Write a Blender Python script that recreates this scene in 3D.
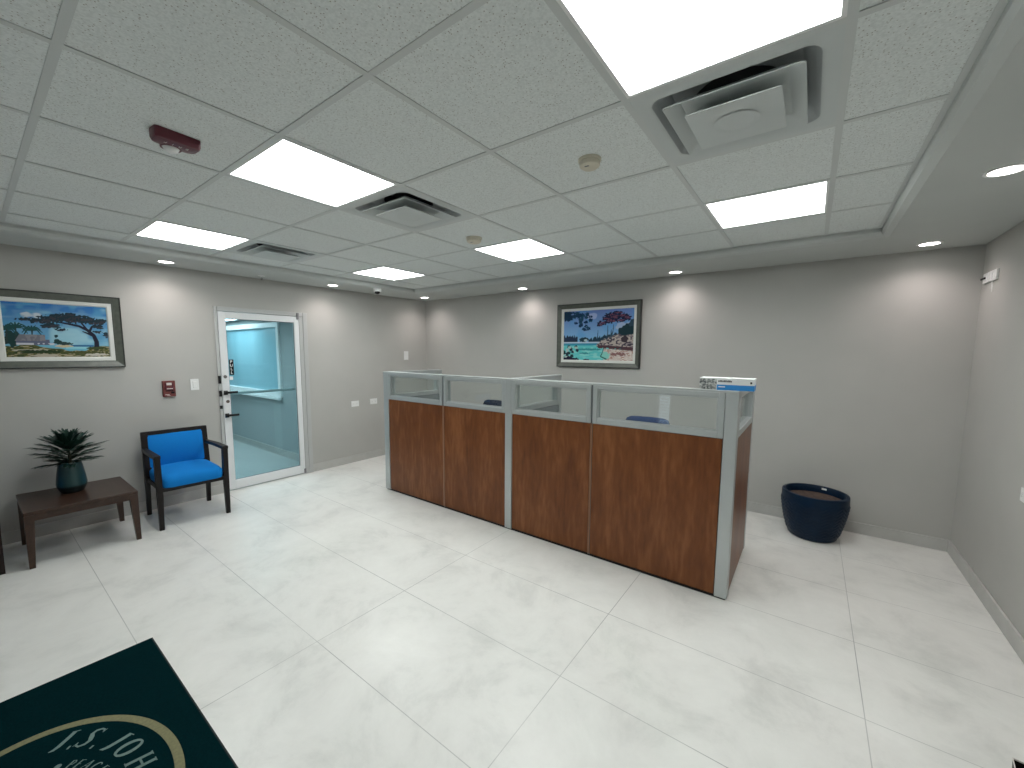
import bpy, bmesh, math, random
import numpy as np
from mathutils import Vector, Matrix
random.seed(7)
C = bpy.context.scene
for o in list(bpy.data.objects): bpy.data.objects.remove(o, do_unlink=True)
PI = math.pi

# ------------------------------------------------------------------ camera, world, exposure
H = 1.5755                       # eye height
RM = [[0.80298, 0.065465, -0.592399], [0.595974, -0.078024, 0.799204], [0.006099, -0.994795, -0.101667]]
FPX, CX, CY = 404.5645, 510.2066, 393.0731
cam = bpy.data.cameras.new('camera'); camo = bpy.data.objects.new('camera', cam); C.collection.objects.link(camo)
r = Matrix(RM)
m3 = Matrix((( r[0][0], -r[0][1], -r[0][2]), (r[1][0], -r[1][1], -r[1][2]), (r[2][0], -r[2][1], -r[2][2])))
camo.matrix_world = Matrix.Translation((0, 0, H)) @ m3.to_quaternion().to_matrix().to_4x4()
cam.sensor_width = 36; cam.lens = FPX / 1024 * 36; cam.clip_start = 0.02
cam.shift_x = (512 - CX) / 1024; cam.shift_y = (CY - 384) / 1024
C.camera = camo
W = bpy.data.worlds.new('world'); C.world = W; W.use_nodes = True
W.node_tree.nodes['Background'].inputs[0].default_value = (.75, .87, 1, 1)
W.node_tree.nodes['Background'].inputs[1].default_value = 3.0
C.view_settings.view_transform = 'Standard'; C.view_settings.look = 'None'
C.view_settings.gamma = 1; C.view_settings.use_curve_mapping = False
C.view_settings.exposure = 0.0
PANEL = 16.0        # ceiling panel emission
SPOT = 15.5         # downlight watts
HALL = 9.5  # emission of the added corridor panels

# ------------------------------------------------------------------ materials
def nt(m): return m.node_tree.nodes, m.node_tree.links
def mat(name, col, rough=.5, metal=0, spec=.5, emit=None, es=0, coat=0):
    m = bpy.data.materials.new(name); m.use_nodes = True
    b = m.node_tree.nodes['Principled BSDF']
    b.inputs['Base Color'].default_value = (*col, 1); b.inputs['Roughness'].default_value = rough
    b.inputs['Metallic'].default_value = metal; b.inputs['Specular IOR Level'].default_value = spec
    b.inputs['Coat Weight'].default_value = coat
    if emit: b.inputs['Emission Color'].default_value = (*emit, 1); b.inputs['Emission Strength'].default_value = es
    return m
def ramp(N, stops):
    n = N.new('ShaderNodeValToRGB'); e = n.color_ramp.elements
    while len(e) < len(stops): e.new(.5)
    for k, (p, c) in enumerate(stops): e[k].position = p; e[k].color = (*c, 1)
    return n
def noisy(name, c1, c2, scale, rough=.5, bump=0, detail=4, stretch=(1, 1, 1), **k):
    """base colour wandering between two tones (object space noise)"""
    m = mat(name, c1, rough, **k); N, L = nt(m); b = N['Principled BSDF']
    tc = N.new('ShaderNodeTexCoord'); mp = N.new('ShaderNodeMapping'); mp.inputs['Scale'].default_value = stretch
    no = N.new('ShaderNodeTexNoise'); no.inputs['Scale'].default_value = scale; no.inputs['Detail'].default_value = detail
    L.new(tc.outputs['Object'], mp.inputs[0]); L.new(mp.outputs[0], no.inputs['Vector'])
    rp = ramp(N, [(.3, c1), (.7, c2)]); L.new(no.outputs['Fac'], rp.inputs[0]); L.new(rp.outputs[0], b.inputs['Base Color'])
    if bump:
        bu = N.new('ShaderNodeBump'); bu.inputs['Strength'].default_value = bump; bu.inputs['Distance'].default_value = .002
        L.new(no.outputs['Fac'], bu.inputs['Height']); L.new(bu.outputs[0], b.inputs['Normal'])
    return m

M = {}
M['wall'] = noisy('warm_grey_paint', (.435, .432, .41), (.455, .45, .428), 3, .75, bump=.0)
M['soffit'] = noisy('ceiling_paint', (.50, .525, .51), (.53, .555, .54), 2, .8)
M['tbar'] = mat('grid_white', (.58, .61, .60), .5)
M['white'] = mat('white_plastic', (.78, .79, .78), .4)
M['cream'] = mat('aged_cream_plastic', (.62, .58, .47), .5)
M['vent'] = mat('vent_enamel', (.56, .60, .595), .4)
M['duct'] = mat('dark_duct', (.05, .055, .06), .7)
M['throat'] = mat('vent_throat', (.42, .45, .46), .5)
M['black'] = mat('black_plastic', (.008, .008, .009), .5, spec=.3)
M['blackmatte'] = mat('black_matte_plastic', (.006, .006, .005), .7, spec=.15)
M['blackgloss'] = mat('black_gloss', (.006, .007, .008), .08)
M['alu'] = mat('satin_aluminium', (.50, .53, .53), .42, .55)
M['alu_dark'] = mat('dark_gasket', (.12, .14, .145), .5)  # dark grey of gaskets, panel cores and joint strips
M['doorwhite'] = mat('white_door_enamel', (.74, .76, .77), .35)
M['brightwhite'] = mat('white_window_enamel', (.90, .91, .91), .35)
M['jamb'] = mat('door_frame_enamel', (.46, .47, .465), .35)
M['chrome'] = mat('dull_chrome', (.45, .45, .45), .25, 1)
M['navy'] = noisy('navy_glaze', (.0008, .011, .030), (.001, .015, .040), 12, .40, spec=.22)
M['teal'] = noisy('teal_ceramic', (.010, .045, .050), (.018, .062, .066), 9, .3, coat=.2)
M['tealdark'] = mat('dark_foot_glaze', (.006, .016, .018), .4)
M['soil'] = noisy('dry_soil', (.045, .028, .022), (.10, .065, .05), 40, .95, bump=.6)
M['blue'] = noisy('royal_blue_fabric', (.005, .170, .53), (.007, .205, .60), 260, .85, bump=.2, spec=.15)
M['navyfab'] = noisy('navy_chair_fabric', (.006, .012, .030), (.009, .018, .042), 200, .85, bump=.2)
M['bluefab'] = noisy('blue_chair_mesh', (.012, .035, .11), (.018, .048, .14), 200, .8, bump=.2)
M['leaf'] = noisy('dark_green_leaf', (.004, .026, .020), (.010, .050, .032), 14, .45)
M['stem'] = mat('brown_stem', (.03, .03, .015), .7)
M['maroon'] = mat('maroon_alarm_red', (.10, .010, .022), .35)
M['pull'] = noisy('red_brown_alarm_box', (.13, .028, .026), (.17, .045, .04), 30, .4)
M['pale'] = mat('pale_print', (.62, .58, .55), .5)
M['paper'] = mat('white_card', (.78, .80, .80), .55)
M['boxblue'] = mat('blue_card', (.02, .24, .62), .5)
M['boxgrey'] = noisy('printed_grey_card', (.02, .03, .04), (.62, .64, .62), 75, .5, detail=1)
M['print'] = mat('dark_print', (.03, .03, .035), .6)
M['frame'] = noisy('pewter_frame', (.075, .085, .072), (.11, .12, .10), 25, .4, stretch=(1, 1, 1))
M['framelip'] = mat('dark_frame_edge', (.022, .026, .023), .45)
M['liner'] = mat('linen_liner', (.66, .67, .64), .7)
M['gold'] = noisy('gold_mat_pile', (.16, .16, .09), (.23, .215, .11), 90, .95)
M['silver'] = noisy('pale_mat_pile', (.12, .19, .18), (.16, .23, .21), 120, .95)
M['greyfab'] = noisy('grey_panel_fabric', (.24, .265, .27), (.28, .305, .31), 220, .9)
M['grey'] = mat('mid_grey_plastic', (.2, .2, .21), .5)
M['blind'] = mat('pale_blind_slat', (.7, .72, .74), .5)
M['filmglass'] = noisy('glowing_blue_film_pane', (.22, .44, .52), (.30, .52, .60), 2.2, .3, stretch=(1.6, 1.6, .2), emit=(.34, .60, .70), es=.10)  # the pane itself glows slightly, in place of a lit room behind it
M['hallfloor'] = noisy('hall_floor', (.42, .45, .45), (.48, .51, .50), 2, .4)
M['hallwall'] = mat('hall_wall_paint', (.40, .44, .445), .75)

def wood(name, dark, mid, light, rough, scale, coat=0):
    """grain runs along local Z, with a slow plank tone"""
    m = mat(name, mid, rough, coat=coat); N, L = nt(m); b = N['Principled BSDF']
    tc = N.new('ShaderNodeTexCoord'); mp = N.new('ShaderNodeMapping'); mp.inputs['Scale'].default_value = scale
    L.new(tc.outputs['Object'], mp.inputs[0])
    n1 = N.new('ShaderNodeTexNoise'); n1.inputs['Scale'].default_value = 1; n1.inputs['Detail'].default_value = 6; n1.inputs['Distortion'].default_value = .7
    L.new(mp.outputs[0], n1.inputs['Vector'])
    n2 = N.new('ShaderNodeTexNoise'); n2.inputs['Scale'].default_value = 4.5; n2.inputs['Detail'].default_value = 3; L.new(mp.outputs[0], n2.inputs['Vector'])
    av = N.new('ShaderNodeMath'); av.operation = 'MULTIPLY_ADD'; av.inputs[1].default_value = .42; L.new(n2.outputs['Fac'], av.inputs[0])
    sc = N.new('ShaderNodeMath'); sc.operation = 'MULTIPLY'; sc.inputs[1].default_value = .62; L.new(n1.outputs['Fac'], sc.inputs[0]); L.new(sc.outputs[0], av.inputs[2])
    rp = ramp(N, [(.34, dark), (.52, mid), (.68, light)]); L.new(av.outputs[0], rp.inputs[0]); L.new(rp.outputs[0], b.inputs['Base Color'])
    b.inputs['Specular IOR Level'].default_value = .3
    return m
M['cherry'] = wood('cherry_laminate', (.115, .035, .010), (.165, .054, .016), (.232, .088, .031), .36, (9, 9, 1.7))
M['seam'] = mat('tan_edge_banding', (.26, .135, .075), .45)
M['mahog'] = wood('mahogany_stain', (.026, .013, .009), (.040, .020, .013), (.058, .030, .020), .3, (3, 24, 24), coat=.15)
M['espresso'] = wood('espresso_stain', (.004, .003, .003), (.007, .005, .005), (.012, .008, .008), .45, (20, 20, 2))
M['redleg'] = wood('red_mahogany_stain', (.008, .003, .003), (.013, .005, .005), (.020, .008, .007), .45, (20, 20, 2))

# floor: large pale stone tiles with thin joints
def floor_mat():
    m = mat('pale_stone_tile', (.7, .7, .67), .34); N, L = nt(m); b = N['Principled BSDF']
    g = N.new('ShaderNodeNewGeometry'); mp = N.new('ShaderNodeMapping')
    mp.inputs['Location'].default_value = (2.0597 + 1.1742 * 10, -1.0278 + .5898 * 10, 0); L.new(g.outputs['Position'], mp.inputs[0])
    def joints(w, h):
        br = N.new('ShaderNodeTexBrick'); br.offset = 0; br.squash = 1
        br.inputs['Scale'].default_value = 1; br.inputs['Brick Width'].default_value = w; br.inputs['Row Height'].default_value = h
        br.inputs['Mortar Size'].default_value = .0022; br.inputs['Mortar Smooth'].default_value = .3
        L.new(mp.outputs[0], br.inputs['Vector']); return br.outputs['Fac']
    sp_ = N.new('ShaderNodeSeparateXYZ'); L.new(g.outputs['Position'], sp_.inputs[0])
    wr = N.new('ShaderNodeMapRange'); wr.inputs[1].default_value = -3.1; wr.inputs[2].default_value = -2.3; wr.inputs[3].default_value = .12; wr.inputs[4].default_value = 1; L.new(sp_.outputs[0], wr.inputs[0])
    wn = N.new('ShaderNodeTexNoise'); wn.inputs['Scale'].default_value = 1.1; L.new(g.outputs['Position'], wn.inputs['Vector'])
    wm = N.new('ShaderNodeMapRange'); wm.inputs[1].default_value = .35; wm.inputs[2].default_value = .6; wm.inputs[3].default_value = .45; wm.inputs[4].default_value = 1; L.new(wn.outputs['Fac'], wm.inputs[0])
    jv = N.new('ShaderNodeMath'); jv.operation = 'MULTIPLY'; L.new(joints(1.1742, 60), jv.inputs[0]); L.new(wr.outputs[0], jv.inputs[1])
    jm = N.new('ShaderNodeMath'); jm.operation = 'MAXIMUM'; L.new(jv.outputs[0], jm.inputs[0]); L.new(joints(90, .5898), jm.inputs[1])
    jw = N.new('ShaderNodeMath'); jw.operation = 'MULTIPLY'; L.new(jm.outputs[0], jw.inputs[0]); L.new(wm.outputs[0], jw.inputs[1])
    n1 = N.new('ShaderNodeTexNoise'); n1.inputs['Scale'].default_value = 2.6; n1.inputs['Detail'].default_value = 9; n1.inputs['Roughness'].default_value = .68; n1.inputs['Distortion'].default_value = .35
    L.new(g.outputs['Position'], n1.inputs['Vector'])
    rp = ramp(N, [(.28, (.60, .60, .572)), (.48, (.74, .735, .705)), (.68, (.80, .795, .765))]); L.new(n1.outputs['Fac'], rp.inputs[0])
    mx = N.new('ShaderNodeMix'); mx.data_type = 'RGBA'
    L.new(jw.outputs[0], mx.inputs[0]); L.new(rp.outputs[0], mx.inputs[6]); mx.inputs[7].default_value = (.36, .36, .35, 1)
    L.new(mx.outputs[2], b.inputs['Base Color'])
    return m
M['floor'] = floor_mat()
M['skirt'] = noisy('stone_skirting', (.44, .44, .42), (.52, .52, .50), 5, .4, detail=6)

def tile_mat():
    m = mat('pinhole_acoustic_tile', (.6, .6, .6), .9); N, L = nt(m); b = N['Principled BSDF']
    g = N.new('ShaderNodeNewGeometry')
    v = N.new('ShaderNodeTexVoronoi'); v.inputs['Scale'].default_value = 105; L.new(g.outputs['Position'], v.inputs['Vector'])
    lt = N.new('ShaderNodeMath'); lt.operation = 'LESS_THAN'; lt.inputs[1].default_value = .22; L.new(v.outputs['Distance'], lt.inputs[0])
    sx = N.new('ShaderNodeSeparateColor'); L.new(v.outputs['Color'], sx.inputs[0])
    gt = N.new('ShaderNodeMath'); gt.operation = 'GREATER_THAN'; gt.inputs[1].default_value = .45; L.new(sx.outputs[0], gt.inputs[0])
    mu = N.new('ShaderNodeMath'); mu.operation = 'MULTIPLY'; L.new(lt.outputs[0], mu.inputs[0]); L.new(gt.outputs[0], mu.inputs[1])
    no = N.new('ShaderNodeTexNoise'); no.inputs['Scale'].default_value = 130; L.new(g.outputs['Position'], no.inputs['Vector'])
    rp = ramp(N, [(.35, (.66, .70, .69)), (.6, (.76, .80, .79))]); L.new(no.outputs['Fac'], rp.inputs[0])
    mx = N.new('ShaderNodeMix'); mx.data_type = 'RGBA'; L.new(mu.outputs[0], mx.inputs[0]); L.new(rp.outputs[0], mx.inputs[6]); mx.inputs[7].default_value = (.40, .39, .36, 1)
    L.new(mx.outputs[2], b.inputs['Base Color'])
    return m
M['tile'] = tile_mat()
def emis(name, col, s):
    m = mat(name, (.9, .9, .9), .5, emit=col, es=s); return m
M['panel'] = emis('lit_diffuser', (.96, 1.0, .98), PANEL)
M['lamp'] = emis('lit_lens', (1, .96, .92), 14)
M['hallpanel'] = emis('added_hall_diffuser', (.86, .97, 1.0), HALL)
def glass(name, tint, gl=.09, rough=0.0):
    m = bpy.data.materials.new(name); m.use_nodes = True; N, L = nt(m); N.remove(N['Principled BSDF']); out = N['Material Output']
    t = N.new('ShaderNodeBsdfTransparent'); t.inputs[0].default_value = (*tint, 1)
    g = N.new('ShaderNodeBsdfGlossy'); g.inputs['Roughness'].default_value = rough
    ge = N.new('ShaderNodeNewGeometry'); dt = N.new('ShaderNodeVectorMath'); dt.operation = 'DOT_PRODUCT'
    L.new(ge.outputs['Normal'], dt.inputs[0]); L.new(ge.outputs['Incoming'], dt.inputs[1])
    ab = N.new('ShaderNodeMath'); ab.operation = 'ABSOLUTE'; L.new(dt.outputs['Value'], ab.inputs[0])
    su = N.new('ShaderNodeMath'); su.operation = 'SUBTRACT'; su.inputs[0].default_value = 1; L.new(ab.outputs[0], su.inputs[1])
    pw = N.new('ShaderNodeMath'); pw.operation = 'POWER'; pw.inputs[1].default_value = 5; L.new(su.outputs[0], pw.inputs[0])
    ma = N.new('ShaderNodeMath'); ma.operation = 'MULTIPLY_ADD'; ma.inputs[1].default_value = .96; ma.inputs[2].default_value = .04; L.new(pw.outputs[0], ma.inputs[0])
    f = ma
    mx = N.new('ShaderNodeMixShader'); L.new(f.outputs[0], mx.inputs[0]); L.new(t.outputs[0], mx.inputs[1]); L.new(g.outputs[0], mx.inputs[2]); L.new(mx.outputs[0], out.inputs[0])
    return m
M['glass'] = glass('clear_glass', (.93, .955, .95))
M['doorglass'] = glass('blue_tinted_glass', (.77, .91, .94))
M['lens'] = glass('clear_strobe_lens', (.85, .9, .88))
def mat_pile():
    m = noisy('dark_green_mat_pile', (.0004, .012, .0145), (.001, .0165, .0195), 160, .97, bump=.4, spec=.03); return m
M['pile'] = mat_pile()
M['rubber'] = mat('black_rubber_edge', (.006, .012, .013), .8)

# ------------------------------------------------------------------ mesh helpers
def B(): return bmesh.new()
def box(bm, x0, x1, y0, y1, z0, z1, bev=0, seg=2):
    r = bmesh.ops.create_cube(bm, size=1)
    vs = r['verts']
    bmesh.ops.scale(bm, vec=(x1 - x0, y1 - y0, z1 - z0), verts=vs)
    bmesh.ops.translate(bm, vec=((x0 + x1) / 2, (y0 + y1) / 2, (z0 + z1) / 2), verts=vs)
    if bev:
        es = list({e for v in vs for e in v.link_edges})
        bmesh.ops.bevel(bm, geom=es, offset=bev, segments=seg, affect='EDGES', profile=.5)
def loft(bm, rings, cap=True, closed=True):
    R = [[bm.verts.new(p) for p in ring] for ring in rings]
    n = len(R[0])
    for a, b in zip(R, R[1:]):
        for k in range(n if closed else n - 1):
            bm.faces.new((a[k], a[(k + 1) % n], b[(k + 1) % n], b[k]))
    if cap: bm.faces.new(R[0][::-1]); bm.faces.new(R[-1])
def rect(cx, cy, z, hx, hy): return [(cx - hx, cy - hy, z), (cx + hx, cy - hy, z), (cx + hx, cy + hy, z), (cx - hx, cy + hy, z)]
def lathe(bm, prof, n=48, c=(0, 0), fn=None):
    """profile [(r,z)...]; r=0 ends close to a point"""
    prev = None
    for r_, z in prof:
        if r_ < 1e-6: cur = [bm.verts.new((c[0], c[1], z))]
        else:
            cur = []
            for k in range(n):
                a = 2 * PI * k / n; rr = r_ + (fn(a, z) if fn else 0)
                cur.append(bm.verts.new((c[0] + rr * math.cos(a), c[1] + rr * math.sin(a), z)))
        if prev:
            if len(prev) == 1 and len(cur) > 1:
                for k in range(n): bm.faces.new((prev[0], cur[(k + 1) % n], cur[k]))
            elif len(cur) == 1 and len(prev) > 1:
                for k in range(n): bm.faces.new((prev[k], prev[(k + 1) % n], cur[0]))
            elif len(cur) > 1:
                for k in range(n): bm.faces.new((prev[k], prev[(k + 1) % n], cur[(k + 1) % n], cur[k]))
        prev = cur
def tube(bm, pts, rad, n=10):
    pts = [Vector(p) for p in pts]; rings = []
    for i, p in enumerate(pts):
        d = (pts[min(i + 1, len(pts) - 1)] - pts[max(i - 1, 0)]).normalized()
        u = d.cross(Vector((0, 0, 1)));  u = u.normalized() if u.length > 1e-3 else Vector((1, 0, 0))
        v = d.cross(u).normalized(); rr = rad[i] if isinstance(rad, (list, tuple)) else rad
        rings.append([p + u * rr * math.cos(2 * PI * k / n) + v * rr * math.sin(2 * PI * k / n) for k in range(n)])
    loft(bm, rings)
def frame_bm(bm, x0, x1, z0, z1, w, y0, y1, bev=0):
    """rectangular frame in the XZ plane, four mitre-free bars"""
    box(bm, x0, x0 + w, y0, y1, z0, z1, bev); box(bm, x1 - w, x1, y0, y1, z0, z1, bev)
    box(bm, x0 + w, x1 - w, y0, y1, z1 - w, z1, bev); box(bm, x0 + w, x1 - w, y0, y1, z0, z0 + w, bev)
def profile_frame(bm, x0, x1, z0, z1, prof):
    """mitred frame swept round a rectangle in XZ; prof = [(inset, y)...] open strip from outside to inside"""
    rings = [[(x0 + i, y, z0 + i), (x1 - i, y, z0 + i), (x1 - i, y, z1 - i), (x0 + i, y, z1 - i)] for i, y in prof]
    loft(bm, rings, cap=False)
def obj(name, bm, material, parent=None, smooth=False, xf=None):
    bmesh.ops.recalc_face_normals(bm, faces=bm.faces)
    me = bpy.data.meshes.new(name); bm.to_mesh(me); bm.free()
    me.materials.append(material)
    o = bpy.data.objects.new(name, me); C.collection.objects.link(o)
    if smooth:
        for p in me.polygons: p.use_smooth = True
        try: me.set_sharp_from_angle(angle=math.radians(40))
        except Exception: pass
    if parent: o.parent = parent
    return o
def tag(o, label, cat, group=None):
    o['label'] = label; o['category'] = cat
    if group: o['group'] = group
    return o
def thing(name, label, cat, loc=(0, 0, 0), rotz=0, group=None):
    o = bpy.data.objects.new(name, None); C.collection.objects.link(o); o.empty_display_size = .05
    o.location = loc; o.rotation_euler = (0, 0, rotz); return tag(o, label, cat, group)
def struct(name, bm, m, parent=None, smooth=False):
    o = obj(name, bm, m, parent, smooth)
    if not parent: o['kind'] = 'structure'
    return o
def dup(root, loc, label, group=None, rotz=None):
    r_ = root.copy(); C.collection.objects.link(r_); r_.location = loc; r_['label'] = label
    if rotz is not None: r_.rotation_euler = (0, 0, rotz)
    if group: r_['group'] = group
    for ch in list(root.children):
        c = ch.copy(); C.collection.objects.link(c); c.parent = r_
        for g in ch.children:
            d = g.copy(); C.collection.objects.link(d); d.parent = c
    return r_
def text_obj(name, s, size, material, parent, mw, extrude=.0004):
    cu = bpy.data.curves.new(name, 'FONT'); cu.body = s; cu.size = size; cu.extrude = extrude; cu.align_x = 'CENTER'; cu.align_y = 'CENTER'
    t = bpy.data.objects.new(name + '_curve', cu); C.collection.objects.link(t)
    dg = bpy.context.evaluated_depsgraph_get(); me = bpy.data.meshes.new_from_object(t.evaluated_get(dg))
    bpy.data.objects.remove(t, do_unlink=True)
    me.transform(mw); me.materials.clear(); me.materials.append(material)
    o = bpy.data.objects.new(name, me); C.collection.objects.link(o); o.parent = parent; return o

# ------------------------------------------------------------------ the room
XL, XR, YB, YF = -5.142, .988, 4.592, -1.75
ZS, ZG = 2.390, 2.447
GX, GY, P = -1.1923, .8415, .61
EX0, EX1, EY0, EY1 = -4.58, .335, -1.2, 3.885       # opening of the soffit
TOP = ZG + .30
DY0, DY1, DZ = 1.622, 2.614, 2.040                  # door opening

b = B(); box(b, XL, XR, YF, YB, -.08, 0); struct('floor', b, M['floor'])
b = B()
box(b, XL - .15, XL, YF - .15, DY0, 0, TOP); box(b, XL - .15, XL, DY1, YB + .15, 0, TOP); box(b, XL - .15, XL, DY0, DY1, DZ, TOP)
struct('wall_left', b, M['wall'])
b = B(); box(b, XL, XR, YB, YB + .15, 0, TOP); struct('wall_back', b, M['wall'])
b = B(); box(b, XR, XR + .15, YF - .15, YB + .15, 0, TOP); struct('wall_right', b, M['wall'])
WX0, WX1, WZ0, WZ1 = -2.19, -1.93, .12, 2.15
b = B()
box(b, XL, WX0, YF - .15, YF, 0, TOP); box(b, WX1, XR, YF - .15, YF, 0, TOP)
box(b, WX0, WX1, YF - .15, YF, 0, WZ0); box(b, WX0, WX1, YF - .15, YF, WZ1, TOP)
struct('wall_front', b, M['wall'])
b = B(); frame_bm(b, WX0, WX1, WZ0, WZ1, .035, YF - .10, YF - .02)
w1 = struct('window_1', b, M['doorwhite'])
b = B(); box(b, WX0 + .035, WX1 - .035, YF - .062, YF - .056, WZ0 + .035, WZ1 - .035); obj('pane', b, M['glass'], w1)
b = B()
for k in range(38):
    z = WZ0 + .06 + k * .052
    loft(b, [[(WX0 + .04, YF + .012, z), (WX0 + .04, YF + .045, z + .018), (WX0 + .04, YF + .045, z + .020), (WX0 + .04, YF + .012, z + .002)],
             [(WX1 - .04, YF + .012, z), (WX1 - .04, YF + .045, z + .018), (WX1 - .04, YF + .045, z + .020), (WX1 - .04, YF + .012, z + .002)]])
box(b, WX0 + .03, WX1 - .03, YF + .01, YF + .05, WZ1 - .05, WZ1)
obj('blind', b, M['blind'], w1)

# skirting
SK, SH = .014, .098
b = B(); box(b, XL, XL + SK, YF, DY0, 0, SH, .003); box(b, XL, XL + SK, DY1, YB, 0, SH, .003); struct('baseboard_left', b, M['skirt'])
b = B(); box(b, XL + SK, XR - SK, YB - SK, YB, 0, SH, .003); struct('baseboard_back', b, M['skirt'])
b = B(); box(b, XR - SK, XR, YF, YB, 0, SH, .003); struct('baseboard_right', b, M['skirt'])

# ceiling: tiles laid in a grid, dropped soffit round it
lights_ij = [(-5, 0), (-2, 0), (1, 0), (-5, 3), (-2, 3), (1, 3)]
vents_ij = [(-5, 1), (-2, 1), (1, 1)]
b = B()
def clip(a0, a1, lo, hi): return max(a0, lo), min(a1, hi)
for i in range(-6, 4):
    for j in range(-4, 6):
        if (i, j) in lights_ij or (i, j) in vents_ij: continue
        x0, x1 = clip(GX + P * i, GX + P * (i + 1), EX0, EX1); y0, y1 = clip(GY + P * j, GY + P * (j + 1), EY0, EY1)
        if x1 - x0 < .02 or y1 - y0 < .02: continue
        lift = .0022 + random.random() * .0028
        box(b, x0 + .002, x1 - .002, y0 + .002, y1 - .002, ZG + lift, ZG + lift + .015)
box(b, XL, XR, YF, YB, ZG + .22, ZG + .24)
struct('ceiling', b, M['tile'])
b = B()
for i in range(-5, 3):
    x = GX + P * i; box(b, x - .012, x + .012, EY0, EY1, ZG, ZG + .003); box(b, x - .002, x + .002, EY0, EY1, ZG + .003, ZG + .03)
for j in range(-3, 5):
    y = GY + P * j; box(b, EX0, EX1, y - .012, y + .012, ZG + .0003, ZG + .0033); box(b, EX0, EX1, y - .002, y + .002, ZG + .003, ZG + .03)
box(b, EX0, EX0 + .02, EY0, EY1, ZG + .0005, ZG + .003); box(b, EX1 - .02, EX1, EY0, EY1, ZG + .0005, ZG + .003)
box(b, EX0, EX1, EY1 - .02, EY1, ZG + .0005, ZG + .003)
struct('trim_1', b, M['tbar'])
b = B()
def ring2(x0, x1, y0, y1, z): return [(x0, y0, z), (x1, y0, z), (x1, y1, z), (x0, y1, z)]
e = .004
loft(b, [ring2(EX0, EX1, EY0, EY1, ZG + .02), ring2(EX0, EX1, EY0, EY1, ZS + .034), ring2(EX0 - .012, EX1 + .012, EY0 - .012, EY1 + .012, ZS + .012),
         ring2(EX0 - .045, EX1 + .045, EY0 - .045, EY1 + .045, ZS), ring2(XL + e, XR - e, YF + e, YB - e, ZS), ring2(XL + e, XR - e, YF + e, YB - e, ZG + .02)], cap=False)
struct('trim_2', b, M['soffit'])

# door in the left wall; the swing leaf is glazed, hung on the right
door = bpy.data.objects.new('door_1', None); C.collection.objects.link(door); door['kind'] = 'structure'; door.location = (XL, (DY0 + DY1) / 2, 0)
DC = (DY0 + DY1) / 2
def yz(bm, y0, y1, z0, z1, x0, x1, bev=0): box(bm, x0, x1, y0 - DC, y1 - DC, z0, z1, bev)
b = B()
yz(b, DY0, DY0 + .029, 0, DZ, -.14, .014, .003); yz(b, DY1 - .098, DY1 - .052, 0, DZ - .05, -.14, .010, .003); yz(b, DY1 - .052, DY1, 0, DZ, -.14, .018, .003)
yz(b, DY0 + .032, DY1 - .052, DZ - .046, DZ, -.14, .014, .003)
obj('door_frame', b, M['jamb'], door)
LY0, LY1, LZ0, LZ1 = 1.657, 2.512, .014, 1.988
GY0, GY1, GZ0, GZ1 = 1.728, 2.456, .115, 1.917
b = B()
yz(b, LY0, GY0, LZ0, LZ1, -.035, .012, .003); yz(b, GY1, LY1, LZ0, LZ1, -.035, .012, .003)
yz(b, GY0, GY1, GZ1, LZ1, -.035, .012, .003); yz(b, GY0, GY1, LZ0, GZ0, -.035, .012, .003)
leaf = obj('door_leaf', b, M['doorwhite'], door)
b = B(); yz(b, GY0, GY1, GZ0, GZ1, -.016, -.010); obj('pane', b, M['doorglass'], leaf)
b = B()
for a in ((GY0, GY0 + .006, GZ0, GZ1), (GY1 - .006, GY1, GZ0, GZ1), (GY0, GY1, GZ0, GZ0 + .006), (GY0, GY1, GZ1 - .006, GZ1)): yz(b, *a, -.009, -.004)
obj('gasket', b, M['alu_dark'], leaf)
b = B(); yz(b, GY0 - .03, GY1 + .03, 1.075, 1.105, -.090, -.066, .004); yz(b, GY0 - .03, GY0, 1.075, 1.105, -.068, -.034); yz(b, GY1, GY1 + .03, 1.075, 1.105, -.068, -.034)
obj('push_bar', b, M['alu'], leaf)
for z in (1.112, .860):
    b = B(); yz(b, 1.666, 1.704, z - .026, z + .020, .012, .022, .003); tube(b, [(.02, 1.684 - DC, z), (.048, 1.684 - DC, z)], .011)
    box(b, .040, .058, 1.672 - DC, 1.790 - DC, z - .012, z + .012, .004); obj('door_handle', b, M['black'], leaf, True)
for z, y in ((1.285, 1.690), (1.012, 1.700)):
    b = B(); tube(b, [(.010, y - DC, z), (.018, y - DC, z)], .0175, 20); lk = obj('lock_cylinder', b, M['chrome'], leaf, True)
for z, hh in ((1.255, .042), (1.105, .032), (.955, .018)):
    b = B(); yz(b, 1.622, 1.648, z - hh, z + hh, .012, .024, .003); obj('strike_plate', b, M['black'], door)
b = B(); yz(b, 2.488, 2.512, 1.955, 2.035, .012, .03, .003); yz(b, 2.495, 2.518, .014, .07, .012, .026, .003); obj('pivot_hinge', b, M['grey'], door)
b = B(); yz(b, 1.742, 1.785, 1.300, 1.470, -.0095, -.0080); sg = obj('pull_sign', b, M['blackgloss'], leaf); sg['label'] = 'black sticker with white PULL lettering'
for k, ch in enumerate('PULL'):
    mw = Matrix.Translation((-.0074, 1.7635 - DC, 1.445 - k * .040)) @ Matrix.Rotation(PI / 2, 4, 'Z') @ Matrix.Rotation(PI / 2, 4, 'X')
    text_obj('pull_letter', ch, .042, M['white'], sg, mw)
b = B(); yz(b, 1.738, 1.772, 1.245, 1.285, -.0095, -.0085); obj('card', b, M['paper'], leaf)

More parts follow.
